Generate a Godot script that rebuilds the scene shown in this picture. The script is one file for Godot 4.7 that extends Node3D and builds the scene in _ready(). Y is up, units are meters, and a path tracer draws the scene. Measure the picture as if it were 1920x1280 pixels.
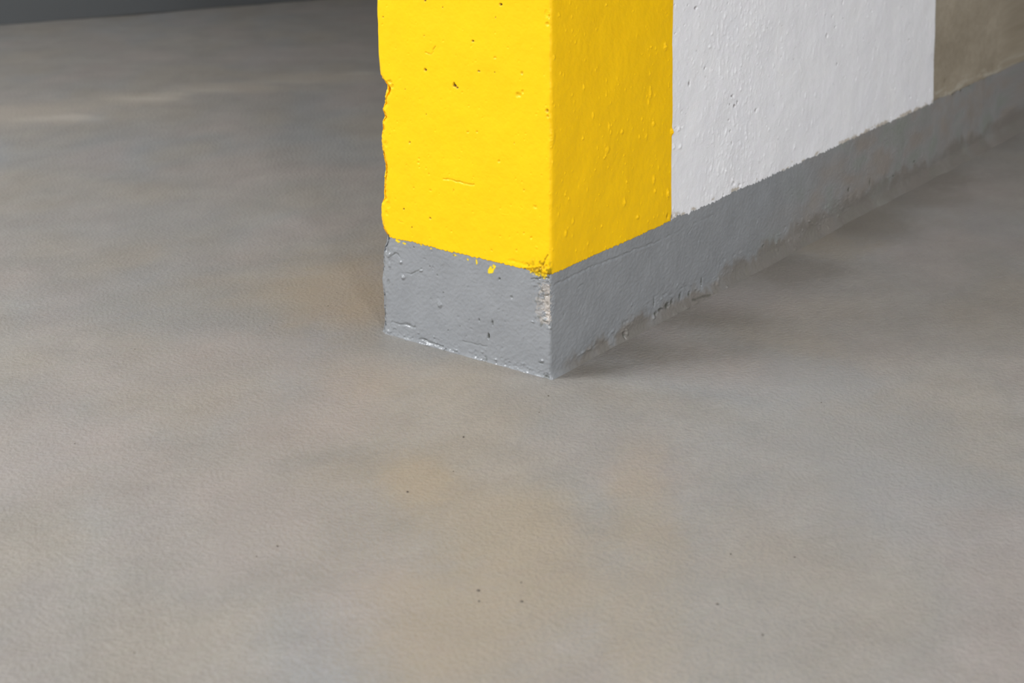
extends Node3D
# A painted concrete pillar in an underground car park. Lengths in metres; tables marked "mm" in millimetres.

const TURN := 0.6365296            # the pillar's long face runs this far right of straight ahead
const CORNER := Vector3(0.04696, 0.0, -2.01534)
const THICK := 0.2758              # width of the pillar's end face
const REACH := 1.1732              # length of its long face
const YELLOW_TO := 0.2816          # the yellow paint ends here on the long face
const BASE_TOP := 0.1312           # top of the grey painted base
const RADIUS := 0.0035
const ROOM_TOP := 2.45

# surface marks (mm): along, height, half width, half height, depth (minus = lump), dirt with painted pit shade
const END_MARKS = [ [-195.2, 450.0, 1.6, 1.6, 2.2, 1], [-167.2, 443.8, 1, 1, 1.4, 1], [-74.8, 456.6, 2.2, 1.6, 2.6, 1], [-264.8, 421.4, 1, 1, 1.2, 0.8], [-83.0, 439.9, 1, 1, 1, 0.5], [-196.4, 404.4, 1.4, 0.8, 0.8, 0.3], [-118.6, 406.5, 2.2, 1.1, 2, 1], [-195.5, 360.7, 2.2, 1.8, 2.6, 1], [-108.6, 369.7, 2.6, 0.8, 1.6, 1], [-84.5, 371.2, 1, 0.9, 1.2, 1], [-148.4, 346.1, 3, 2, 3, 1], [-144.1, 344.1, 2.2, 1, 2, 1], [-149.2, 348.9, 1.5, 1.8, 1.8, 0.6], [-228.9, 331.2, 1.2, 0.8, 1.2, 0.8], [-43.1, 375.3, 2.6, 2, 1.2, 0.2], [-83.7, 389.6, 2.4, 1.5, 1, 0.1], [-48.9, 347.5, 4.5, 3, 1.6, 0.1], [-42.2, 352.3, 2, 2.4, 1.2, 0.05], [-193.7, 303.4, 0.9, 0.9, 1.2, 0.9], [-5.7, 333.5, 2.4, 2.2, 1.8, 0.35], [-4.8, 327.1, 2, 2, 1.4, 0.2], [-3.5, 449.0, 2, 2.6, 1.5, 0.15], [-5.8, 439.7, 3, 2, 1.5, 0.1], [-7.4, 451.8, 3, 5, 0.9, 0], [-127.3, 290.0, 2, 1.3, 1, 0.15], [-112.4, 292.5, 2, 1.2, 1, 0.15], [-222.1, 262.8, 1.6, 1.3, 1.6, 0.45], [-55.3, 286.4, 1, 1, 1, 0.2], [-78.1, 260.5, 2.2, 1.6, 1.1, 0.1], [-206.2, 244.1, 1.8, 1.2, 0.9, 0.05], [-207.2, 238.7, 2.4, 1.3, 0.9, 0.05], [-205.4, 233.1, 1.4, 1, 0.8, 0.05], [-194.0, 233.5, 1.4, 1, 0.8, 0.05], [-189.6, 226.5, 1.5, 1, 0.9, 0.1], [-149.9, 211.6, 1.3, 2.2, 0.9, 0.1], [-187.1, 205.6, 2.4, 1.2, 0.9, 0.1], [-215.4, 204.2, 1.6, 1.4, 0.9, 0.1], [-40.5, 229.9, 1.6, 1.4, 1, 0.1], [-23.6, 211.9, 4, 2, 1, 0.05], [-232.7, 173.1, 1.1, 1, 1.6, 1], [-188.2, 168.9, 2, 1.3, 1.5, 0.5], [-237.3, 155.3, 4, 0.6, 0.8, 0.1], [-218.7, 151.6, 1, 0.9, 1, 0.6], [-90.1, 145.4, 2, 1.2, 1, 0.1], [-29.5, 172.2, 2, 1.6, 1.2, 0], [-40.5, 176.2, 1.6, 1.2, 1, 0.1], [-51.4, 152.9, 1.6, 1.2, 0.9, 0.1], [-259.4, 325.4, 5, 8, 1.5, 0], [-250.3, 332.2, 3, 3, 1.2, 0.1], [-254.7, 337.9, 5, 2.5, 1.2, 0.15], [-262.8, 254.5, 4, 4, 1.2, 0.05], [-259.0, 174.2, 4, 5, 1, 0.02], [-261.8, 162.4, 3, 3, 0.9, 0.02], [-78.2, 110.9, 1.8, 1.8, 2.6, 0.5], [-59.4, 91.2, 2.2, 2, 1.4, 0.2], [-109.5, 51.6, 1.8, 2, 1.4, 0.3], [-89.5, 52.4, 1.2, 4.5, 2, 0.5], [-95.4, 33.9, 1.8, 4, 2.8, 0.9], [-160.1, 27.1, 1.2, 1.2, 1.4, 0.5], [-190.3, 104.8, 1.1, 1, 1.6, 1], [-178.1, 95.6, 1.4, 1.2, 1, 0.4], [-168.5, 74.7, 0.9, 0.8, 1, 0.6], [-99.3, 1.3, 2.2, 5, 1.4, 0.3], [-6.4, 1.6, 5, 4, 1.8, 0.4], [-15.2, 17.1, 4, 1.2, 1.2, 0.3], [-216.9, 125.1, 1, 1, 1.2, 0.9], [-150.9, 127.0, 1.6, 1.2, 1, 0.5], [29.8, 73.4, 0.9, 0.9, 0.8, 0.4], [-140.9, 36.5, 1, 1, 0.8, 0.4], [-226.6, 20.8, 6, 2.2, 1, 0.15], [-198.0, 6.0, 5, 1.6, 1.4, 0.3], [-259.9, 69.8, 3, 4, 1, 0.1], [-261.3, 112.5, 4, 5, 1.4, 0.1], [-174.1, 58.2, 4, 4.5, -1.8, 0], [-234.3, 82.0, 3.6, 3, -1.8, 0], [-238.7, 101.1, 3, 2.5, -1.4, 0], [-205.5, 96.9, 4, 2, -1.4, 0], [-258.6, 107.3, 4, 5, -1.6, 0], [-257.9, 93.8, 2.5, 5, -1.2, 0], [-12.8, 21.1, 3, 1.6, -1.5, 0], [-147.1, 4.3, 4.5, 1.8, -1.5, 0], [-258.7, 3.8, 4, 3, -1.5, 0], [-70.2, 194.1, 5, 0.6, -0.5, 0], [-246.7, 115.2, 6, 4, -0.8, 0], [-7.3, 73.4, 6, 1.8, -1.8, 0], [-27.4, 67.1, 3, 1.2, -1.2, 0], [-17.8, 92.7, 4, 4, -1, 0] ]
const LONG_MARKS = [ [69.3, 351.6, 1.6, 5, -1.3, 0], [90.1, 311.5, 1.6, 5.5, -1.2, 0], [123.3, 261.2, 5, 5, -1.2, 0], [157.9, 277.8, 3.5, 3.5, -1.1, 0], [225.8, 317.0, 3, 10, -1.3, 0], [222.0, 304.4, 2, 6, -1, 0], [224.1, 342.4, 2.5, 4, -1, 0], [262.4, 372.6, 4, 5.5, -1.9, 0], [226.2, 377.5, 2.5, 2, -1.1, 0], [238.2, 374.2, 2, 3, -0.9, 0], [120.3, 447.2, 2.5, 2, -1, 0], [16.2, 449.1, 2.4, 3, -1, 0], [6.3, 398.5, 2.5, 4, -1, 0], [3.9, 302.8, 5, 9, -1.1, 0], [280.8, 253.8, 3.5, 5, -2.4, 0], [234.4, 273.6, 3.5, 4, -1.2, 0], [200.4, 262.4, 2, 4, -1.1, 0], [217.4, 259.8, 4, 6, -0.8, 0], [126.7, 290.8, 1.8, 6, -1.1, 0], [130.5, 283.2, 1.8, 4, -0.9, 0], [170.1, 209.5, 2.2, 2, -1.1, 0], [236.2, 197.8, 3.5, 7, -1.4, 0], [239.8, 181.8, 3, 4, -1.1, 0], [272.1, 170.9, 4.5, 7, -1.8, 0], [196.3, 156.7, 4, 3, -1.3, 0], [163.6, 184.6, 3.5, 6, -1, 0], [47.8, 186.9, 3, 4, -1, 0], [31.2, 175.5, 3.5, 5, -1.1, 0], [30.9, 224.2, 1.8, 2, -1.1, 0], [38.8, 217.7, 1.6, 2, -1.1, 0], [113.2, 164.7, 2, 2, -1, 0], [116.0, 252.4, 2, 2, -1.1, 0], [95.5, 241.7, 1.5, 1.5, -0.8, 0], [221.7, 145.6, 1.6, 2, -1, 0], [271.7, 140.2, 3, 4, 1.3, 0.35], [282.8, 135.4, 2.4, 5, 1.2, 0.6], [341.7, 413.0, 3.2, 2.2, 3, 1], [326.5, 311.2, 1.8, 3.6, 2.4, 1], [370.2, 325.4, 2.6, 1.3, 1.8, 0.8], [446.4, 272.9, 4.5, 1.5, 2, 0.7], [462.2, 260.8, 2, 3.6, 2, 0.7], [453.0, 257.1, 3.4, 2.6, 2.4, 0.9], [439.9, 261.8, 1.8, 1.5, 1.5, 0.7], [516.7, 239.1, 3.2, 2, 2.6, 1], [438.0, 239.9, 2.5, 1.2, 1.6, 0.6], [442.4, 222.8, 1.8, 2, 1.8, 0.8], [446.6, 204.3, 1.8, 2.6, 1.8, 0.6], [744.5, 315.0, 2.4, 3.5, 2.2, 0.7], [775.1, 324.0, 2.5, 1.6, 1.8, 0.7], [765.1, 342.3, 1.8, 2.6, 1.7, 0.6], [785.2, 262.9, 1.8, 3, 1.7, 0.6], [799.4, 359.7, 2, 3, 1.7, 0.6], [320.2, 419.9, 1.6, 1.3, 1.5, 0.6], [286.0, 425.2, 1.4, 1.2, 1.4, 0.6], [289.5, 385.8, 1.6, 1.4, 1.4, 0.5], [907.6, 331.2, 2, 1.2, 1.4, 0.5], [931.4, 264.9, 1.5, 1.2, 1.4, 0.5], [1060.8, 260.4, 1.8, 2.4, 1.6, 0.5], [1070.8, 159.6, 1.8, 2.4, 1.6, 0.6], [511.3, 371.6, 1.4, 1, 1.2, 0.4], [596.0, 351.6, 1.4, 1, 1.2, 0.4], [454.3, 143.7, 6, 2.5, 1.8, 0.25], [473.2, 137.9, 4, 2.5, 1.6, 0.3], [423.8, 134.2, 3, 2, 1.5, 0.5], [300.9, 254.2, 5, 4, -1.4, 0], [304.8, 228.4, 5, 3.5, -1.2, 0], [288.1, 231.9, 3, 4, -1.2, 0], [381.3, 353.5, 5, 3, -1, 0], [404.9, 359.6, 2, 14, -0.8, 0], [410.3, 317.2, 2, 12, -0.8, 0], [416.4, 376.8, 2, 10, -0.8, 0], [490.4, 206.4, 2, 9, -1, 0], [516.1, 202.1, 2, 8, -0.9, 0], [411.1, 219.8, 1.8, 8, -0.9, 0], [389.6, 180.1, 3, 6, -0.9, 0], [445.9, 171.1, 2.4, 7, -0.9, 0], [642.0, 159.1, 2.5, 4, -1, 0], [676.6, 232.6, 3.5, 5, -0.9, 0], [711.1, 227.3, 5, 5, -0.8, 0], [570.8, 296.3, 2, 4, -0.9, 0], [240.8, 29.5, 1.6, 8, 2.2, 0.6], [245.1, 12.9, 4, 3, 2.2, 0.6], [255.9, 15.0, 5, 3, 2, 0.5], [273.8, 15.8, 6, 5, 2.4, 0.55], [286.2, 17.5, 4, 5, 2, 0.4], [308.7, 19.5, 3.5, 5.5, 2.4, 0.6], [333.0, 15.8, 4, 4, 2, 0.5], [366.3, 23.4, 1.8, 7, 2.2, 0.7], [238.4, 9.7, 5, 3.5, -2.6, 0], [172.0, 9.5, 3.5, 6, -3, 0], [166.1, 6.9, 2, 5, 2, 0.6], [114.3, -5.8, 3, 6, -2, 0], [428.5, 0.3, 2.5, 2.5, -2, 0], [408.4, 10.4, 5, 3.5, -2.2, 0], [185.0, 42.3, 2, 2.5, -1.4, 0], [289.3, -1.2, 9, 4, -1.8, 0], [317.5, 0.5, 9, 4, -1.6, 0], [343.4, 1.5, 9, 3, -1.4, 0], [547.3, 29.6, 3, 2.5, 1.6, 0.5], [529.7, 70.1, 1.5, 2.4, -1.6, 0], [357.8, 81.9, 1.6, 5, -0.9, 0], [381.9, 55.2, 3, 2, -1, 0], [134.5, 6.4, 10, 4, -1.5, 0], [836.0, 49.4, 3.5, 3.5, 1.6, 1], [917.0, 44.7, 2.5, 7, 1.4, 0.8], [1011.0, 34.1, 5, 2, 1.2, 0.6], [1137.4, -5.9, 5, 2, 1.4, 0.9], [1097.8, 40.8, 6, 1.5, 1.3, 0.8], [636.8, 2.8, 3, 2, -1.6, 0], [642.1, 4.0, 2, 2, -1.6, 0], [1230.5, 159.2, 3, 5, 0.8, 0.55], [1236.2, 185.4, 3, 3, 0.6, 0.3], [1297.1, 130.9, 5, 3, -1.2, 0], [1406.2, 137.2, 8, 4, -1.5, 0], [1483.3, 129.3, 8, 4, -1.2, 0], [756.7, 7.8, 3, 3, -1.3, 0], [728.5, 12.1, 4, 2, -1.1, 0] ]
const END_LINES = [ [-166.1, 224.1, -140.3, 224.1, 1.1, 1.6, 0.12], [-140.3, 224.1, -117.3, 223.8, 1.4, 1.9, 0.12], [-194.8, 382.6, -186.1, 381.6, 1.2, 1.1, 0.2], [-186.1, 381.6, -181.7, 385.5, 1.2, 1.1, 0.15], [-182.6, 387.5, -178.2, 392.8, 1.2, 1, 0.15], [-254.0, 17.8, -214.9, 19.1, 1.6, 1.2, 0.1], [-207.0, 5.8, -168.9, 3.7, 1.6, 1.5, 0.15], [-135.9, 18.1, -98.4, 19.5, 1.5, 1, 0.1], [-255.0, 106.5, -246.7, 111.7, 1.2, 1.2, 0.2], [-246.7, 111.7, -240.4, 108.6, 1.2, 1.2, 0.2], [-237.9, 87.0, -221.6, 88.8, 1, 0.9, 0.1], [-221.6, 88.8, -203.7, 99.4, 1.2, 1.2, 0.25], [-62.5, 137.7, -25.9, 137.4, 2.5, 0.8, 0], [-38.8, 131.5, -25.9, 134.7, 1.8, 1.2, 0.5], [-25.9, 134.0, -15.5, 137.4, 1.8, 1.2, 0.5], [-13.1, 139.2, -9.1, 146.0, 1.8, 1.1, 0.4], [-8.3, 148.8, -4.4, 154.9, 1.5, 1, 0.4], [-29.1, 120.6, -16.3, 123.2, 1.2, 1.4, 0.7], [-16.3, 124.5, -3.5, 126.4, 1.6, 1.4, 0.6], [-9.8, 103.1, 1.3, 107.4, 1, 1.4, 0.6], [-14.6, 111.5, -11.4, 96.0, 1.2, 1.2, 0.3] ]
const LONG_LINES = [ [10.4, 115.6, 89.3, 117.6, 2.2, 1.3, 0], [89.3, 117.6, 143.4, 114.9, 2, 1.4, 0], [143.4, 114.9, 190.6, 114.6, 2, 1.2, 0], [190.6, 114.6, 236.9, 110.8, 1.8, 1.1, 0], [236.9, 110.8, 305.6, 111.4, 1.8, 0.8, 0], [341.2, 112.5, 400.1, 112.0, 1.8, 0.6, 0], [339.0, 5.8, 384.6, 1.5, 1.4, 1.6, 0.5], [60.8, 98.5, 72.6, 100.0, 1.2, 0.8, 0.1], [327.0, 100.9, 338.4, 107.1, 1.2, 0.9, 0.2] ]
const EDGE_WEAR = [ [442.5, -6.9], [423.7, -6.8], [399.2, -6.5], [375.4, -6.4], [358.7, -4.9], [351.1, -3.9], [344.9, -2.4], [339.7, 0.6], [336.2, 6.0], [331.8, 10.5], [327.8, 12.3], [323.6, 12.3], [319.0, 9.0], [314.5, 6.7], [306.7, 6.7], [303.4, 3.0], [298.9, 0.8], [292.9, 3.3], [288.3, 5.6], [284.1, 1.0], [279.6, -0.5], [275.6, 0.9], [270.6, 0.4], [264.6, -2.0], [256.8, -2.0], [249.8, -1.2], [241.6, 0.6], [232.7, 2.8], [224.7, 5.9], [215.5, 5.8], [210.3, 4.4], [202.3, 3.4], [195.8, 2.9], [186.6, 3.3], [181.8, 4.1], [176.9, 0.4], [172.8, -2.4], [164.2, -2.9], [157.0, -3.4], [148.6, -2.2], [143.2, -0.4], [138.6, 1.9], [136.1, 3.7], [132.7, 8.7], [126.9, 8.2], [121.6, 6.8], [115.0, 2.1], [107.3, -0.7], [100.0, -1.2], [89.3, -0.9], [78.2, -2.8], [72.1, -4.3], [67.2, -3.9], [56.9, -1.2], [48.5, 0.1], [35.6, 0.4], [21.4, 1.2], [10.5, 1.1], [5.7, -0.8], [1.2, -1.7] ]
const FLOOR_STAINS_AND_SHADE = [ [-0.241, -2.343, 0.098, 0.160, 0, 0.75], [-0.195, -2.245, 0.043, 0.126, 0, 0.5], [-0.329, -2.320, 0.075, 0.100, 1, 0.5], [-0.102, -1.738, 0.040, 0.058, 0, 0.55], [-0.016, -1.641, 0.080, 0.103, 1, 0.75], [-0.052, -1.439, 0.090, 0.108, 1, 0.8], [0.030, -1.524, 0.060, 0.090, 1, 0.6], [0.134, -1.641, 0.037, 0.185, 1, 0.7], [0.117, -1.421, 0.037, 0.087, 1, 0.6], [-0.161, -2.070, 0.067, 0.108, 1, 0.5], [-0.040, -2.053, 0.060, 0.070, 1, 0.5], [-0.487, -1.804, 0.117, 0.110, 2, 0.7], [-0.250, -1.664, 0.092, 0.094, 2, 0.7], [-0.435, -2.035, 0.171, 0.122, 2, 0.4], [-0.251, -1.936, 0.113, 0.095, 2, 0.4], [0.079, -1.875, 0.067, 0.104, 3, 0.6], [0.405, -1.804, 0.135, 0.223, 3, 0.7], [0.337, -2.001, 0.117, 0.084, 3, 0.5], [-0.543, -2.309, 0.149, 0.111, 3, 0.5], [-0.416, -2.224, 0.115, 0.082, 3, 0.5], [-0.233, -2.126, 0.110, 0.075, 3, 0.4], [0.267, -2.234, 0.086, 0.050, 4, 0.9], [0.150, -2.116, 0.068, 0.045, 4, 0.9], [0.099, -2.049, 0.040, 0.025, 4, 0.8], [0.400, -2.437, 0.086, 0.083, 4, 0.9], [0.567, -2.679, 0.095, 0.100, 4, 0.9], [0.502, -2.607, 0.117, 0.067, 4, 0.6], [0.672, -2.834, 0.091, 0.086, 4, 0.8], [0.492, -2.552, 0.074, 0.064, 1, 0.8], [0.327, -2.309, 0.104, 0.066, 2, 0.6], [0.747, -2.954, 0.076, 0.078, 4, 0.8], [0.927, -3.226, 0.062, 0.076, 4, 0.7], [0.778, -2.664, 0.068, 0.117, 3, 0.5], [-0.984, -3.428, 0.186, 0.115, 5, 1.3], [-0.806, -3.562, 0.136, 0.072, 5, 1.2], [-0.633, -3.684, 0.152, 0.060, 5, 1.1], [-0.435, -3.797, 0.181, 0.052, 5, 0.9], [-0.899, -3.395, 0.065, 0.028, 6, 0.55], [-0.969, -3.377, 0.054, 0.023, 6, 0.3], [-0.778, -3.567, 0.068, 0.026, 6, 0.6], [-0.725, -3.614, 0.058, 0.026, 6, 0.45], [-0.652, -3.657, 0.070, 0.027, 6, 0.3], [-0.525, -3.751, 0.084, 0.023, 6, 0.3], [-0.342, -3.838, 0.049, 0.018, 6, 0.45], [-0.564, -2.664, 0.188, 0.117, 3, 0.4], [-0.311, -3.144, 0.121, 0.121, 3, 0.4], [0.188, -1.466, 0.087, 0.121, 3, 0.4], [-0.364, -1.421, 0.093, 0.079, 4, 0.2], [-0.441, -1.494, 0.029, 0.058, 2, 0.3] ]
const FLOOR_SPECKS = [ [-0.0547, -1.8505, 2], [-0.1093, -1.7114, 2], [-0.2458, -1.5687, 1.6], [-0.3266, -1.4025, 1.6], [-0.4839, -2.1180, 1.2], [-0.4881, -1.8319, 1.2], [-0.3228, -2.2034, 1.2], [-0.2475, -2.3358, 1.2], [-0.2536, -2.2806, 1.2], [0.0433, -1.9650, 1.6], [0.0317, -1.9176, 1.2], [-0.0631, -1.7638, 1.6], [0.0088, -1.4869, 2.4], [-0.0302, -1.4869, 2], [-0.0311, -1.5061, 2.4], [0.0085, -1.5218, 1.6], [0.2119, -1.5804, 2], [0.1875, -1.4850, 2], [0.2211, -1.4320, 2], [0.2730, -1.5751, 1.6], [-0.2285, -1.5889, 2], [0.3655, -1.9442, 1.2] ]


const CELL := 0.0008
const S_LOW := -0.36
const COLS := 2300
const ROWS := 600
var relief := PackedFloat32Array()
var dirt_shade := PackedFloat32Array()  # dark colour in pits and grooves: dirt plus painted shade of their depth
var bare := PackedFloat32Array()
var fleck := PackedFloat32Array()
var wobble := FastNoiseLite.new()
var fine := FastNoiseLite.new()
var broad := FastNoiseLite.new()
var rng := RandomNumberGenerator.new()


func _ready():
	# ---- camera
	var cam := Camera3D.new()
	cam.name = "camera"
	add_child(cam)
	cam.projection = Camera3D.PROJECTION_FRUSTUM
	cam.near = 0.05
	cam.far = 60.0
	cam.size = 0.05 * 1280.0 / 3192.06
	cam.frustum_offset = Vector2(0.0, -0.05 * 854.339 / 3192.06)
	cam.position = Vector3(0, 0.8, 0)
	cam.rotation = Vector3(-0.09554332, 0, 0)
	var lens := CameraAttributesPhysical.new()
	lens.frustum_near = 0.05
	lens.frustum_far = 60.0
	lens.frustum_focal_length = 60.0
	lens.frustum_focus_distance = 2.12
	lens.exposure_aperture = 6.6
	cam.attributes = lens
	cam.current = true
	# ---- environment: a closed car park, no daylight
	var env := Environment.new()
	env.background_mode = Environment.BG_COLOR
	env.background_color = Color(0, 0, 0)
	env.tonemap_mode = Environment.TONE_MAPPER_LINEAR
	env.tonemap_exposure = 0.95
	env.sdfgi_enabled = true
	env.ssao_enabled = true
	env.ssil_enabled = true
	var we := WorldEnvironment.new()
	we.name = "world_environment"
	we.environment = env
	add_child(we)
	# ---- ceiling lamps
	lamp(Vector3(-1.3, ROOM_TOP, 2.2), 0.0, 19.0, "single tube ceiling lamp near the front wall, on the side of the yellow end face")
	lamp(Vector3(1.2, ROOM_TOP, 2.4), 0.0, 22.0, "single tube ceiling lamp near the front wall, on the side of the white face")
	lamp(Vector3(-2.65, ROOM_TOP, -1.7), 0.55, 18.0, "single tube ceiling lamp beside the pillar, facing its yellow end")
	lamp(Vector3(2.6, ROOM_TOP, -1.2), 0.55, 5.5, "single tube ceiling lamp beside the pillar, facing its white long face")

	# ---- structure
	rng.seed = 7
	set_noise(wobble, 11, 1.0, 4)
	set_noise(fine, 23, 1.0, 2)
	set_noise(broad, 37, 1.0, 2)
	build_floor()
	build_room()
	# ---- the pillar and the wall that runs on from it
	carve()
	build_pillar()
	build_infill_wall()


# ------------------------------------------------------------------ helpers
func set_noise(n: FastNoiseLite, seed_value: int, frequency: float, octaves: int):
	n.seed = seed_value
	n.noise_type = FastNoiseLite.TYPE_SIMPLEX_SMOOTH
	n.frequency = frequency
	n.fractal_octaves = octaves


func noise_picture(seed_value: int, frequency: float, octaves: int, low: Color, high: Color, size := 1024) -> NoiseTexture2D:
	var n := FastNoiseLite.new()
	set_noise(n, seed_value, frequency, octaves)
	var t := NoiseTexture2D.new()
	t.width = size
	t.height = size
	t.seamless = true
	t.noise = n
	var g := Gradient.new()
	g.set_color(0, low)
	g.set_color(1, high)
	t.color_ramp = g
	return t


func surface_material(title: String, roughness: float, tile: float, bump: float, bump_frequency: float, grain: float, use_vertex := true) -> StandardMaterial3D:
	var m := StandardMaterial3D.new()
	m.resource_name = title
	m.vertex_color_use_as_albedo = use_vertex
	m.vertex_color_is_srgb = use_vertex
	m.roughness = roughness
	m.uv1_triplanar = true
	m.uv1_world_triplanar = true
	m.uv1_scale = Vector3.ONE / tile
	if grain > 0.07:
		m.albedo_texture = noise_picture(title.length() * 13 + 5, 0.35, 3, Color(1 - grain, 1 - grain, 1 - grain), Color(1, 1, 1))
	var n := FastNoiseLite.new()
	set_noise(n, title.length() * 7 + 1, bump_frequency, 4)
	var t := NoiseTexture2D.new()
	t.width = 1024
	t.height = 1024
	t.seamless = true
	t.as_normal_map = true
	t.bump_strength = 6.0
	t.noise = n
	m.normal_enabled = true
	m.normal_texture = t
	m.normal_scale = bump
	return m


func plain(title: String, color: Color, roughness: float) -> StandardMaterial3D:
	var m := StandardMaterial3D.new()
	m.resource_name = title
	m.roughness = roughness
	m.albedo_color = color
	return m


func put(called: String, mesh: Mesh, material: Material, parent: Node, kind := "") -> MeshInstance3D:
	var o := MeshInstance3D.new()
	o.name = called
	o.mesh = mesh
	o.material_override = material
	if kind:
		o.set_meta("kind", kind)
	parent.add_child(o, true)
	return o


func box(size: Vector3) -> BoxMesh:
	var b := BoxMesh.new()
	b.size = size
	return b


func tell(o: Node, label: String, category: String, group := ""):
	o.set_meta("label", label)
	o.set_meta("category", category)
	if group:
		o.set_meta("group", group)


func steps(from: float, to: float, step: float) -> PackedFloat32Array:
	var a := PackedFloat32Array()
	var n := maxi(1, int(round((to - from) / step)))
	for i in n + 1:
		a.append(from + (to - from) * i / n)
	return a


func grid_mesh(across: int, up: int, points: PackedVector3Array, colors: PackedColorArray) -> ArrayMesh:
	# points in columns: index = i * up + j
	var normals := PackedVector3Array()
	normals.resize(points.size())
	for i in across:
		var i0 := maxi(i - 1, 0) * up
		var i1 := mini(i + 1, across - 1) * up
		for j in up:
			var a := points[i1 + j] - points[i0 + j]
			var b := points[i * up + mini(j + 1, up - 1)] - points[i * up + maxi(j - 1, 0)]
			normals[i * up + j] = a.cross(b).normalized()
	var index := PackedInt32Array()
	index.resize((across - 1) * (up - 1) * 6)
	var k := 0
	for i in across - 1:
		for j in up - 1:
			var a := i * up + j
			var c := a + up
			index[k] = a
			index[k + 1] = a + 1
			index[k + 2] = c + 1
			index[k + 3] = a
			index[k + 4] = c + 1
			index[k + 5] = c
			k += 6
	var arrays := []
	arrays.resize(Mesh.ARRAY_MAX)
	arrays[Mesh.ARRAY_VERTEX] = points
	arrays[Mesh.ARRAY_NORMAL] = normals
	arrays[Mesh.ARRAY_COLOR] = colors
	arrays[Mesh.ARRAY_INDEX] = index
	var m := ArrayMesh.new()
	m.add_surface_from_arrays(Mesh.PRIMITIVE_TRIANGLES, arrays)
	return m


# ------------------------------------------------------------------ lamps
func lamp(at: Vector3, turn: float, energy: float, label: String):
	var o := Node3D.new()
	o.name = "ceiling_lamp"
	add_child(o, true)
	o.position = at
	o.rotation.y = turn
	tell(o, label, "lamp", "tube lamps under the car park ceiling")
	var shell := StandardMaterial3D.new()
	shell.albedo_color = Color(0.86, 0.86, 0.85)
	shell.roughness = 0.4
	var st := SurfaceTool.new()
	st.begin(Mesh.PRIMITIVE_TRIANGLES)
	var prism := PrismMesh.new()
	prism.size = Vector3(0.18, 0.05, 1.5)
	st.append_from(box(Vector3(0.18, 0.025, 1.5)), 0, Transform3D(Basis(), Vector3(0, -0.0125, 0)))
	st.append_from(prism, 0, Transform3D(Basis(Vector3.FORWARD, PI), Vector3(0, -0.05, 0)))
	put("housing", st.commit(), shell, o)
	var glow := StandardMaterial3D.new()
	glow.albedo_color = Color(0.95, 0.95, 0.93)
	glow.emission_enabled = true
	glow.emission = Color(0.975, 0.985, 1.0)
	glow.emission_energy_multiplier = 2.0
	for side in [0]:
		var c := CylinderMesh.new()
		c.top_radius = 0.013
		c.bottom_radius = 0.013
		c.height = 1.44
		c.radial_segments = 8
		c.rings = 0
		var tube := put("tube", c, glow, o)
		tube.position = Vector3(0.065 * side, -0.075, 0)
		tube.rotation.x = PI / 2
		for e in [-1, 1]:
			var holder := put("lamp_holder", box(Vector3(0.03, 0.07, 0.018)), shell, o)
			holder.position = Vector3(0.065 * side, -0.058, 0.73 * e)
	var l := AreaLight3D.new()
	l.name = "lamp_light"
	l.area_size = Vector2(0.2, 1.44)
	l.light_energy = energy
	l.light_color = Color(0.975, 0.985, 1.0)
	l.shadow_enabled = true
	l.area_range = 14.0
	l.area_attenuation = 2.0
	o.add_child(l)
	l.position = Vector3(0, -0.1, 0)
	l.rotation.x = -PI / 2


# ------------------------------------------------------------------ floor and room
func floor_height(x: float, z: float) -> float:
	var h := broad.get_noise_2d(x * 1.3, z * 1.3) * 0.004 + broad.get_noise_2d(x * 4.0 + 9.0, z * 4.0) * 0.0012
	var d := Vector2(x - CORNER.x, z - CORNER.z)
	var along := d.dot(Vector2(sin(TURN), -cos(TURN)))
	var off := d.dot(Vector2(cos(TURN), sin(TURN)))
	var near := Vector2(maxf(0.0, maxf(-along, along - 3.5)), maxf(0.0, maxf(off, -off - THICK))).length()
	return h * smoothstep(0.02, 0.3, near)


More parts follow.
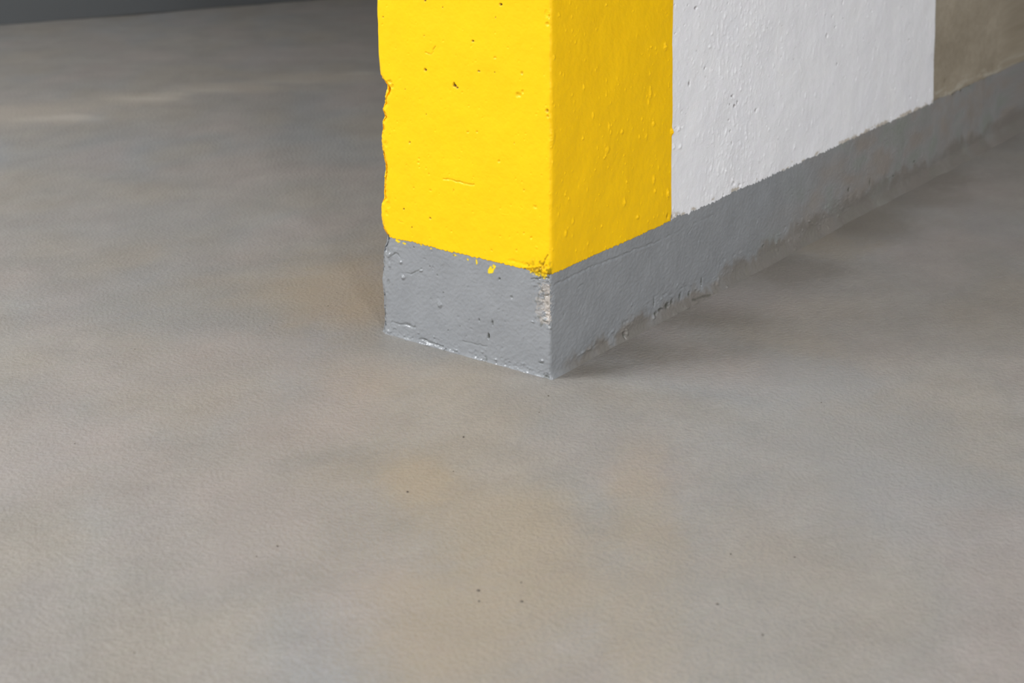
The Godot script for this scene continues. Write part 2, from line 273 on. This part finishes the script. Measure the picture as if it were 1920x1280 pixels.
func build_floor():
	var xs := PackedFloat32Array([-7.0, -4.0, -2.4])
	xs.append_array(steps(-1.75, 1.6, 0.008))
	xs.append_array(PackedFloat32Array([2.2, 3.2, 5.5]))
	var zs := PackedFloat32Array([4.0, 1.5, 0.0, -0.8])
	zs.append_array(steps(-1.2, -2.6, -0.008))
	zs.append_array(steps(-2.61, -5.2, -0.013))
	zs.append_array(PackedFloat32Array([-6.0, -7.5]))
	var nx := xs.size()
	var nz := zs.size()
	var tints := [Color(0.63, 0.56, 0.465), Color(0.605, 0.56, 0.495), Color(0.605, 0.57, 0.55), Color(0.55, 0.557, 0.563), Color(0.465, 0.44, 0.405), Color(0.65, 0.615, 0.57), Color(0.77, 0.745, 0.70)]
	var points := PackedVector3Array()
	var colors := PackedColorArray()
	points.resize(nx * nz)
	colors.resize(nx * nz)
	for i in nx:
		for j in nz:
			var x := xs[i]
			var z := zs[j]
			points[i * nz + j] = Vector3(x, floor_height(x, z), z)
			var a := wobble.get_noise_2d(x * 2.2, z * 1.6)
			var b := broad.get_noise_2d(x * 3.4 + 40.0, z * 2.6)
			var c := Color(0.571, 0.555, 0.534)
			c = c.lerp(tints[3], clampf(a * 1.1, 0.0, 0.7))
			c = c.lerp(tints[2], clampf(b * 0.9, 0.0, 0.5))
			c = c.lerp(tints[1], clampf(-b * 0.5, 0.0, 0.22))
			var g := 1.0 + 0.045 * wobble.get_noise_2d(x * 9.0, z * 9.0) + 0.03 * fine.get_noise_2d(x * 60.0, z * 60.0)
			colors[i * nz + j] = Color(c.r * g, c.g * g, c.b * g)
	for st in FLOOR_STAINS_AND_SHADE:  # stains and pale streaks; dark ones beside the long face also paint its shadow
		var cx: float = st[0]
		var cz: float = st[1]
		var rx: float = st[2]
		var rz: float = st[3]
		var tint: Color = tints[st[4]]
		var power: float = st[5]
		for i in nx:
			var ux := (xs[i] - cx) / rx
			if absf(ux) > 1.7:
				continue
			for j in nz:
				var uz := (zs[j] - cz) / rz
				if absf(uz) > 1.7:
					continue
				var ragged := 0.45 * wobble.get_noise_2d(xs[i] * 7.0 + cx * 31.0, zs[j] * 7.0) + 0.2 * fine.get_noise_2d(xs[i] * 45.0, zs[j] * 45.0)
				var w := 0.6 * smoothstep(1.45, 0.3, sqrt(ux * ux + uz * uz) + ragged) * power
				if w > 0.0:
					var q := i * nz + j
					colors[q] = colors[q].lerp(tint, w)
	var m := surface_material("floor coating", 0.5, 0.62, 0.22, 0.085, 0.10)
	m.metallic_specular = 0.45
	var o := put("floor", grid_mesh(nx, nz, points, colors), m, self, "structure")
	o.set_meta("label", "grey coated concrete floor with beige and pinkish stains")
	var slab := put("slab", box(Vector3(12.5, 0.2, 11.5)), plain("slab concrete", Color(0.5, 0.49, 0.47), 0.9), o)
	slab.position = Vector3(-0.75, -0.13, -1.75)
	# grains of grit lying on the coating
	var grit := SurfaceTool.new()
	grit.begin(Mesh.PRIMITIVE_TRIANGLES)
	for p in FLOOR_SPECKS:
		var ball := SphereMesh.new()
		ball.radius = p[2] * 0.0005
		ball.height = ball.radius * 1.4
		ball.radial_segments = 7
		ball.rings = 4
		var b := Basis(Vector3.UP, rng.randf() * TAU).scaled(Vector3(rng.randf_range(0.7, 1.5), 1, rng.randf_range(0.7, 1.8)))
		grit.append_from(ball, 0, Transform3D(b, Vector3(p[0], floor_height(p[0], p[1]) + ball.radius * 0.4, p[1])))
	var dark := StandardMaterial3D.new()
	dark.albedo_color = Color(0.33, 0.30, 0.27)
	dark.roughness = 0.9
	put("grit", grit.commit(), dark, o, "stuff")


func build_room():
	var concrete := plain("room concrete", Color(0.56, 0.55, 0.53), 0.85)
	var pale := plain("room grey wash", Color(0.56, 0.56, 0.555), 0.8)
	var grey := plain("room grey base paint", Color(0.33, 0.34, 0.345), 0.5)
	var c := put("ceiling", box(Vector3(12.5, 0.25, 11.5)), concrete, self, "structure")
	c.position = Vector3(-0.75, ROOM_TOP + 0.125, -1.75)
	var w := put("wall_left", box(Vector3(0.2, ROOM_TOP, 11.5)), pale, self, "structure")
	w.position = Vector3(-6.9, ROOM_TOP / 2, -1.75)
	w = put("wall_far_right", box(Vector3(0.2, ROOM_TOP, 11.5)), pale, self, "structure")
	w.position = Vector3(5.4, ROOM_TOP / 2, -1.75)
	w = put("wall_front", box(Vector3(12.1, ROOM_TOP, 0.2)), pale, self, "structure")
	w.position = Vector3(-0.75, ROOM_TOP / 2, 3.9)
	w = put("wall_far_back", box(Vector3(12.1, ROOM_TOP, 0.2)), concrete, self, "structure")
	w.position = Vector3(-0.75, ROOM_TOP / 2, -7.4)
	# the wall that closes the bay on the left, seen only by its dark base
	var a := Vector3(-1.365, 0, -4.4826)
	var b := Vector3(-0.7038, 0, -4.8298)
	var d := (b - a).normalized()
	var turn := atan2(-d.z, d.x)
	var mid := a + d * 0.4
	var n := Vector3(d.z, 0, -d.x)
	if n.z > 0:
		n = -n
	w = put("wall_back", box(Vector3(9.0, ROOM_TOP, 0.2)), concrete, self, "structure")
	w.position = mid + n * 0.115 + Vector3(0, ROOM_TOP / 2, 0) - d * 1.6
	w.rotation.y = turn
	var k := put("baseboard_back", box(Vector3(9.0, 0.13, 0.03)), grey, self, "structure")
	k.position = mid + n * 0.0 + Vector3(0, 0.065, 0) - d * 1.6
	k.rotation.y = turn


# ------------------------------------------------------------------ relief of the painted concrete
func mark(cs: float, cv: float, rs: float, rv: float, depth: float, soil_shade: float):
	# all in metres except soil_shade (0..1), dark colour for dirt and pit shade
	var i0 := maxi(0, int((cs - rs * 1.6 - S_LOW) / CELL))
	var i1 := mini(COLS - 1, int((cs + rs * 1.6 - S_LOW) / CELL) + 1)
	var j0 := maxi(0, int((cv - rv * 1.6) / CELL))
	var j1 := mini(ROWS - 1, int((cv + rv * 1.6) / CELL) + 1)
	for i in range(i0, i1 + 1):
		for j in range(j0, j1 + 1):
			var u := (S_LOW + i * CELL - cs) / rs
			var v := (j * CELL - cv) / rv
			var r := sqrt(u * u + v * v) + 0.35 * fine.get_noise_2d(i * 0.23 + cs * 900.0, j * 0.23)
			var q := i * ROWS + j
			if depth > 0.0:
				relief[q] = relief[q] - depth * smoothstep(1.25, 0.45, r)
			else:
				relief[q] = relief[q] - depth * smoothstep(1.3, 0.0, r)
			if soil_shade > 0.0:
				dirt_shade[q] = maxf(dirt_shade[q], soil_shade * smoothstep(1.0, 0.45, r))


func groove(p: Vector2, e: Vector2, wide: float, depth: float, soil_shade: float):
	var i0 := maxi(0, int((minf(p.x, e.x) - wide * 1.5 - S_LOW) / CELL))
	var i1 := mini(COLS - 1, int((maxf(p.x, e.x) + wide * 1.5 - S_LOW) / CELL) + 1)
	var j0 := maxi(0, int((minf(p.y, e.y) - wide * 1.5) / CELL))
	var j1 := mini(ROWS - 1, int((maxf(p.y, e.y) + wide * 1.5) / CELL) + 1)
	for i in range(i0, i1 + 1):
		for j in range(j0, j1 + 1):
			var at := Vector2(S_LOW + i * CELL, j * CELL)
			at += Vector2(0.0010, 0.0016) * wobble.get_noise_2d(i * 0.06, j * 0.06)
			var near := Geometry2D.get_closest_point_to_segment(at, p, e)
			var r := at.distance_to(near) / wide
			var q := i * ROWS + j
			relief[q] = minf(relief[q], -depth * smoothstep(1.2, 0.2, r) * (0.75 + 0.6 * fine.get_noise_2d(i * 0.05, j * 0.05 + 90.0)))
			if soil_shade > 0.0:
				dirt_shade[q] = maxf(dirt_shade[q], soil_shade * 0.8 * smoothstep(1.0, 0.2, r + 0.6 * fine.get_noise_2d(i * 0.12, j * 0.12)))


func patch(target: PackedFloat32Array, cs: float, cv: float, rs: float, rv: float, power: float) -> PackedFloat32Array:
	# a ragged patch of another colour: chipped paint or splashes
	for i in range(maxi(0, int((cs - rs * 1.6 - S_LOW) / CELL)), mini(COLS - 1, int((cs + rs * 1.6 - S_LOW) / CELL) + 1)):
		for j in range(maxi(0, int((cv - rv * 1.6) / CELL)), mini(ROWS - 1, int((cv + rv * 1.6) / CELL) + 1)):
			var u := (S_LOW + i * CELL - cs) / rs
			var v := (j * CELL - cv) / rv
			var r := sqrt(u * u + v * v) + 0.75 * fine.get_noise_2d(i * 0.16 + 300.0, j * 0.16) + 0.35 * wobble.get_noise_2d(i * 0.05, j * 0.05)
			var q := i * ROWS + j
			target[q] = maxf(target[q], power * smoothstep(1.05, 0.8, r))
	return target


func carve():
	relief.resize(COLS * ROWS)
	dirt_shade.resize(COLS * ROWS)
	bare.resize(COLS * ROWS)
	fleck.resize(COLS * ROWS)
	for l in END_LINES + LONG_LINES:
		groove(Vector2(l[0], l[1]) * 0.001, Vector2(l[2], l[3]) * 0.001, l[4] * 0.001, l[5] * 0.001, l[6])
	for a in END_MARKS + LONG_MARKS:
		mark(a[0] * 0.001, a[1] * 0.001, a[2] * 0.001, a[3] * 0.001, a[4] * (0.0014 if absf(a[1] - 300.0) < 180.0 and a[0] > 5.0 or a[0] < 0.0 and a[4] < 0.0 else 0.001), a[5])
	# small unevenness that nobody could list
	for k in 150:   # end face: shallow dents
		mark(-rng.randf() * THICK, rng.randf_range(BASE_TOP, 0.47), rng.randf_range(0.8, 1.8) * 0.001, rng.randf_range(0.7, 1.3) * 0.001, rng.randf_range(0.25, 0.7) * 0.001, 0.0)
	for k in 190:   # yellow part of the long face: beads and runs
		mark(rng.randf() * YELLOW_TO, rng.randf_range(BASE_TOP, 0.47), rng.randf_range(1.0, 2.2) * 0.001, rng.randf_range(0.9, 3.2) * 0.001, -rng.randf_range(0.4, 1.1) * 0.001, 0.0)
	for k in 900:   # white part: upright streaks
		var s := rng.randf_range(YELLOW_TO, REACH)
		if rng.randf() < 0.45:
			s = 0.46 + rng.randfn(0.0, 0.05)
		mark(s, rng.randf_range(BASE_TOP, 0.44), rng.randf_range(1.3, 2.8) * 0.001, rng.randf_range(1.5, 6.0) * 0.001, -rng.randf_range(0.3, 0.95) * 0.001, 0.0)
	for k in 90:
		mark(rng.randf_range(YELLOW_TO, REACH), rng.randf_range(BASE_TOP, 0.44), rng.randf_range(1.0, 2.0) * 0.001, rng.randf_range(0.8, 1.6) * 0.001, rng.randf_range(0.5, 1.2) * 0.001, rng.randf_range(0.0, 0.35))
	for k in 130:   # grey base, end face
		mark(-rng.randf() * THICK, rng.randf() * BASE_TOP, rng.randf_range(0.9, 2.6) * 0.001, rng.randf_range(0.8, 1.8) * 0.001, rng.randf_range(-0.6, 0.7) * 0.001, 0.0)
	for k in 34:    # rough foot of the grey base, end face
		mark(-rng.randf() * THICK, rng.randf() * 0.014, rng.randf_range(1.5, 6.0) * 0.001, rng.randf_range(0.8, 2.4) * 0.001, rng.randf_range(-1.3, 0.8) * 0.001, 0.0)
	for k in 130:
		mark(-rng.randf() * THICK, rng.randf() * rng.randf() * 0.014, rng.randf_range(0.9, 2.6) * 0.001, rng.randf_range(0.8, 1.8) * 0.001, rng.randf_range(-1.3, 1.1) * 0.001, 0.0)
	for k in 160:   # rough foot of the grey base, long face
		var s := rng.randf_range(0.05, 0.85)
		mark(s, 0.012 + rng.randf() * 0.03 * smoothstep(0.05, 0.3, s), rng.randf_range(2.0, 7.0) * 0.001, rng.randf_range(1.2, 3.0) * 0.001, rng.randf_range(-1.6, 0.9) * 0.001, 0.0)
	# knocked corner: bare concrete, olive dirt, and splashes of yellow on the grey
	for a in [[-5, 96, 9, 17, 0.8], [-12, 92, 11, 11, 0.45], [-3, 80, 7, 10, 0.85], [-9, 112, 8, 9, 0.6], [-10, 72, 11, 4, 0.6], [-18, 80, 6, 6, 0.35]]:
		bare = patch(bare, a[0] * 0.001, a[1] * 0.001, a[2] * 0.001, a[3] * 0.001, a[4])
	mark(-0.004, 0.098, 0.012, 0.026, 0.0022, 0.0)
	for k in 70:
		mark(-rng.randf_range(-0.002, 0.026), rng.randf_range(0.062, 0.130), rng.randf_range(1.5, 4.5) * 0.001, rng.randf_range(1.2, 3.5) * 0.001, rng.randf_range(-1.1, 1.0) * 0.001, 0.3 if rng.randf() < 0.2 else 0.0)
	for k in 34:   # chipped yellow just above it
		mark(-absf(rng.randfn(0.0, 0.016)), 0.128 + absf(rng.randfn(0.0, 0.009)), rng.randf_range(1.2, 4.0) * 0.001, rng.randf_range(1.0, 2.6) * 0.001, rng.randf_range(-0.9, 1.3) * 0.001, rng.randf_range(0.0, 0.4))
	for a in [[-90.7, 120.7, 4, 4], [-86.5, 124.9, 3, 3], [-94.0, 117.3, 2.5, 3], [-114.2, 125.8, 1.2, 3], [-128.6, 125.7, 1.5, 1.5], [-243.9, 128.6, 3.5, 2], [-233.0, 127.7, 3, 1.2], [-203.5, 130.8, 2, 1], [-187.5, 129.2, 1.5, 1], [-149.2, 127.7, 3, 1.2], [-19.5, 129.9, 6, 3], [-27.5, 131.0, 4, 3], [-11.5, 128.2, 5, 3]]:
		fleck = patch(fleck, a[0] * 0.001, a[1] * 0.001, a[2] * 0.001, a[3] * 0.001, 1.0)


func edge_wear(v: float) -> float:
	var mm := v * 1000.0
	var last: int = EDGE_WEAR.size() - 1
	if mm >= EDGE_WEAR[0][0]:
		return (EDGE_WEAR[0][1] + 6.9) * 0.001 + 0.0012 + 0.001 * wobble.get_noise_1d(v * 30.0)
	for k in last:
		var hi: float = EDGE_WEAR[k][0]
		var lo: float = EDGE_WEAR[k + 1][0]
		if mm <= hi and mm >= lo:
			return (lerpf(EDGE_WEAR[k][1], EDGE_WEAR[k + 1][1], (hi - mm) / (hi - lo)) + 6.9) * 0.001
	return (EDGE_WEAR[last][1] + 6.9) * 0.001


func look_up(field: PackedFloat32Array, s: float, v: float) -> float:
	var x := (s - S_LOW) / CELL
	var y := v / CELL
	if x < 0.0 or y < 0.0 or x >= COLS - 1 or y >= ROWS - 1:
		return 0.0
	var i := int(x)
	var j := int(y)
	x -= i
	y -= j
	var q := i * ROWS + j
	return lerpf(lerpf(field[q], field[q + 1], y), lerpf(field[q + ROWS], field[q + ROWS + 1], y), x)


func path_at(s: float) -> Array:
	# the pillar's outline seen from above: rear face, end face, long face (s = 0 at the front corner)
	if s >= RADIUS:
		return [Vector2(s, 0), Vector2(0, 1)]
	if s > -RADIUS:
		var t := (s + RADIUS) / (2.0 * RADIUS) * PI / 2
		var n := Vector2(-cos(t), sin(t))
		return [Vector2(RADIUS, -RADIUS) + n * RADIUS, n]
	if s >= -THICK + RADIUS:
		return [Vector2(0, s), Vector2(-1, 0)]
	if s > -THICK - RADIUS:
		var t := (-THICK + RADIUS - s) / (2.0 * RADIUS) * PI / 2
		var n := Vector2(-cos(t), -sin(t))
		return [Vector2(RADIUS, -THICK + RADIUS) + n * RADIUS, n]
	return [Vector2(-(s + THICK), -THICK), Vector2(0, -1)]


func base_line(s: float) -> float:
	# height of the ragged upper edge of the grey base
	var rough := 0.0011 * wobble.get_noise_1d(s * 22.0) + 0.0013 * fine.get_noise_1d(s * 190.0) + 0.0007 * fine.get_noise_1d(s * 520.0 + 70.0)
	if s > YELLOW_TO:
		rough *= 1.9
		rough += 0.0035 * smoothstep(0.02, 0.0, absf(s - 0.30)) 
	if s > REACH:
		rough += 0.004 * wobble.get_noise_1d(s * 9.0)
	return BASE_TOP + rough


func height_off(s: float, v: float, grey: bool) -> float:
	# how far the painted surface stands off the ideal plane
	var d := 0.0012 * broad.get_noise_2d(s * 9.0, v * 9.0) + 0.00035 * wobble.get_noise_2d(s * 55.0, v * 45.0)
	if grey:
		d += 0.0004 * wobble.get_noise_2d(s * 120.0, v * 150.0)
	d += look_up(relief, s, v)
	var b := absf(s + THICK)
	if b < 0.05:
		var e := edge_wear(v) * 0.81
		e += 0.0012 * fine.get_noise_2d(s * 110.0, v * 150.0) * smoothstep(0.0, 0.006, e)
		var w := 0.0065 + e * 1.25
		d -= e * smoothstep(w, w * 0.12, b)
	if absf(s) < 0.012:
		d -= (0.0002 + 0.0012 * wobble.get_noise_1d(v * 38.0)) * smoothstep(0.008, 0.0, absf(s))
	if grey:
		# the coating runs out on to the floor
		var out := 0.0014 + 0.0014 * wobble.get_noise_1d(s * 40.0)
		var high := 0.005
		if s > 0.0:
			out = lerpf(0.003, 0.008, smoothstep(0.03, 0.6, s)) + 0.008 * smoothstep(0.8, 1.4, s)
			high = lerpf(0.008, 0.02, smoothstep(0.03, 0.45, s))
		out *= 1.0 + 0.35 * broad.get_noise_1d(s * 5.0 + 5.0)
		if v < high:
			var t := 1.0 - maxf(v, 0.0) / high
			d += out * t * t
	return d


func sheet(ss: PackedFloat32Array, low: Callable, high: Callable, fine_rows: int, tail: Array, lift: float, paint: Callable, grey := false) -> ArrayMesh:
	var up := fine_rows + 1 + tail.size()
	var points := PackedVector3Array()
	var colors := PackedColorArray()
	points.resize(ss.size() * up)
	colors.resize(ss.size() * up)
	for i in ss.size():
		var s := ss[i]
		var pn := path_at(s)
		var p: Vector2 = pn[0]
		var n: Vector2 = pn[1]
		var lo: float = low.call(s)
		var hi: float = high.call(s)
		for j in up:
			var v: float = lerpf(lo, hi, float(j) / fine_rows) if j <= fine_rows else tail[j - fine_rows - 1]
			var thick := lift
			if lift > 0.0 and j == 0:
				thick = -0.0002
			var d := height_off(s, v, grey) + thick
			points[i * up + j] = Vector3(p.x + n.x * d, v, p.y + n.y * d)
			colors[i * up + j] = paint.call(s, v)
	return grid_mesh(ss.size(), up, points, colors)


func with_dirt_shade(c: Color, s: float, v: float, soil_shade_color: Color) -> Color:  # darkens holes for dirt and for the shade inside them
	var k := look_up(dirt_shade, s, v)
	return c.lerp(soil_shade_color, clampf(k, 0.0, 0.92)) if k > 0.01 else c


func yellow_paint(s: float, v: float) -> Color:
	var c := Color(0.985, 0.772, 0.0)
	var t := wobble.get_noise_2d(s * 14.0, v * 14.0) * 0.012
	c = Color(c.r + t, c.g + t, 0.0)
	if s > -0.05 and s < 0.004 and v < 0.16:
		# olive grime rubbed into the knocked corner
		var w := smoothstep(0.032, 0.0, absf(s + 0.008)) * smoothstep(0.155, 0.132, v) * smoothstep(0.05, 0.45, wobble.get_noise_2d(s * 90.0, v * 90.0) + 0.1)
		c = c.lerp(Color(0.42, 0.36, 0.08), w * 0.8)
	return with_dirt_shade(c, s, v, Color(0.22, 0.15, 0.03))


func white_paint(s: float, v: float) -> Color:
	var t := wobble.get_noise_2d(s * 9.0, v * 9.0) * 0.012
	var c := Color(0.93 + t, 0.925 + t, 0.93 + t * 0.6)
	# the paint misses the concrete here and there along its lower edge
	var gap := smoothstep(0.0065, 0.0045, v - BASE_TOP + 0.003 * fine.get_noise_1d(s * 130.0)) * smoothstep(0.2, 0.34, wobble.get_noise_2d(s * 22.0 + 7.0, v * 40.0) - 0.12 + 0.3 * smoothstep(0.7, 0.85, s))
	if s < YELLOW_TO + 0.02:
		gap = maxf(gap, smoothstep(0.014, 0.004, v - BASE_TOP) * smoothstep(-0.2, 0.1, fine.get_noise_2d(s * 120.0, v * 120.0)))
	c = c.lerp(Color(0.71, 0.67, 0.61), gap * 0.8)
	return with_dirt_shade(c, s, v, Color(0.24, 0.21, 0.20))


func grey_paint(s: float, v: float) -> Color:
	var t := wobble.get_noise_2d(s * 18.0, v * 18.0) * 0.018
	var c := Color(0.54 + t, 0.548 + t, 0.556 + t)
	if s > 0.2:
		# brown and olive staining of the far end of the base
		var far := smoothstep(0.35, 0.8, s - v * 1.5)
		var a := wobble.get_noise_2d(s * 7.0, v * 12.0 + 3.0)
		c = c.lerp(Color(0.545, 0.51, 0.475), clampf(far * (0.45 + a), 0.0, 0.8))
		c = c.lerp(Color(0.50, 0.51, 0.45), clampf(far * (-0.1 - a * 1.4), 0.0, 0.5))
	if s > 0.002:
		# floor coating brushed up the foot, coloured darker so the lip looks shaded
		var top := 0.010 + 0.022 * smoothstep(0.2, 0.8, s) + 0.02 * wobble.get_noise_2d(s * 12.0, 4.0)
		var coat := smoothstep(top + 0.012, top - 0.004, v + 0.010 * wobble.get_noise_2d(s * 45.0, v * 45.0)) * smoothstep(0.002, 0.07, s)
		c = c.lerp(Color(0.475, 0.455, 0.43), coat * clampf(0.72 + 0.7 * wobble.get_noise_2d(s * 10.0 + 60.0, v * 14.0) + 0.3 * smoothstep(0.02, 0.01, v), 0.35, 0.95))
	var b := look_up(bare, s, v)
	if b > 0.01:
		var g := 0.05 * fine.get_noise_2d(s * 400.0, v * 400.0)
		c = c.lerp(Color(0.71 + g, 0.67 + g, 0.63 + g), b)
	var f := look_up(fleck, s, v)
	if f > 0.01:
		c = c.lerp(Color(0.97, 0.80, 0.10), f)
	return with_dirt_shade(c, s, v, Color(0.23, 0.235, 0.20))


func bare_concrete(s: float, v: float) -> Color:
	var a := wobble.get_noise_2d(s * 5.0, v * 8.0) * 0.05 + wobble.get_noise_2d(s * 40.0, v * 60.0) * 0.03 + fine.get_noise_2d(s * 150.0, v * 200.0) * 0.025
	var c := Color(0.62 + a, 0.575 + a, 0.50 + a)
	var smear := smoothstep(0.032, 0.006, v - BASE_TOP) * smoothstep(0.0, 0.3, wobble.get_noise_2d(s * 11.0 + 2.0, v * 70.0))
	return with_dirt_shade(c.lerp(Color(0.70, 0.665, 0.60), smear), s, v, Color(0.36, 0.32, 0.26))


func build_pillar():
	var o := Node3D.new()
	o.name = "concrete_pillar"
	add_child(o)
	o.position = CORNER
	o.rotation.y = PI / 2 - TURN
	tell(o, "concrete pillar painted yellow and white above a grey base", "pillar")
	var core := put("concrete_core", box(Vector3(REACH - 0.03, ROOM_TOP - 0.01, THICK - 0.06)), plain("core concrete", Color(0.55, 0.53, 0.5), 0.9), o)
	core.position = Vector3(REACH / 2 + 0.012, ROOM_TOP / 2, -THICK / 2)
	var yellow := surface_material("yellow paint", 0.48, 0.35, 0.10, 0.06, 0.03)
	yellow.metallic_specular = 0.4
	var white := surface_material("white paint coat", 0.5, 0.35, 0.14, 0.07, 0.04)
	var grey := surface_material("grey base paint", 0.31, 0.35, 0.06, 0.06, 0.06)
	var tail := [0.5, 0.7, 1.2, 1.8, ROOM_TOP]
	var at_base := func(s): return base_line(s)
	var fine_top := func(_s): return 0.472
	# yellow: round the end of the pillar
	var ys := steps(-THICK - YELLOW_TO, -THICK - 0.03, 0.02)
	ys.append_array(steps(-THICK - 0.0295, 0.006, 0.00085))
	ys.append_array(steps(0.007, YELLOW_TO - 0.001, 0.0011))
	ys.append(YELLOW_TO)
	var band := put("yellow_band", sheet_with_edge(ys, at_base, fine_top, 400, tail, yellow_paint), yellow, o)
	band.set_meta("label", "yellow warning paint round the pillar's end")
	# white: the rest of the long face
	var ws := steps(YELLOW_TO - 0.003, REACH, 0.0018)
	band = put("white_band", sheet(ws, at_base, fine_top, 330, tail, -0.00015, white_paint), white, o)
	band.set_meta("label", "white paint on the long face")
	var rear := put("rear_band", box(Vector3(REACH - YELLOW_TO, ROOM_TOP, 0.02)), plain("rear white paint", Color(0.9, 0.9, 0.9), 0.5), o)
	rear.position = Vector3((REACH + YELLOW_TO) / 2, ROOM_TOP / 2, -THICK + 0.01)
	# grey base
	var gs := steps(-THICK - YELLOW_TO, -THICK - 0.03, 0.02)
	gs.append_array(steps(-THICK - 0.0295, 0.006, 0.00085))
	gs.append_array(steps(0.007, REACH, 0.0015))
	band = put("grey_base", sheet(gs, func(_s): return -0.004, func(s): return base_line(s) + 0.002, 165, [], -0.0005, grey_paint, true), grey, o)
	band.set_meta("label", "grey painted base with chipped corner")


func sheet_with_edge(ss: PackedFloat32Array, low: Callable, high: Callable, fine_rows: int, tail: Array, paint: Callable) -> ArrayMesh:
	return sheet(ss, low, high, fine_rows, tail, 0.0003, paint)


func build_infill_wall():
	var o := Node3D.new()
	o.name = "wall_right"
	o.set_meta("kind", "structure")
	o.set_meta("label", "bare tan concrete wall running on from the pillar")
	add_child(o)
	o.position = CORNER
	o.rotation.y = PI / 2 - TURN
	var m := surface_material("tan bare concrete", 0.85, 0.4, 0.3, 0.08, 0.10)
	var ss := steps(REACH, 1.5, 0.003)
	ss.append_array(steps(1.52, 5.0, 0.05))
	put("concrete_face", sheet(ss, func(s): return base_line(s), func(_s): return 0.472, 120, [0.7, 1.2, 1.8, ROOM_TOP], -0.003, bare_concrete), m, o)
	var core := put("concrete_core", box(Vector3(3.8, ROOM_TOP, THICK - 0.05)), plain("core concrete", Color(0.55, 0.53, 0.5), 0.9), o)
	core.position = Vector3(REACH + 1.905, ROOM_TOP / 2, -THICK / 2 - 0.01)
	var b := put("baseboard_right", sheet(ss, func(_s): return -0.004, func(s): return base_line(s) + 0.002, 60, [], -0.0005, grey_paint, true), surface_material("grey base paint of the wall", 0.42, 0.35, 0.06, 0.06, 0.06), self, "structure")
	b.position = CORNER
	b.rotation.y = PI / 2 - TURN
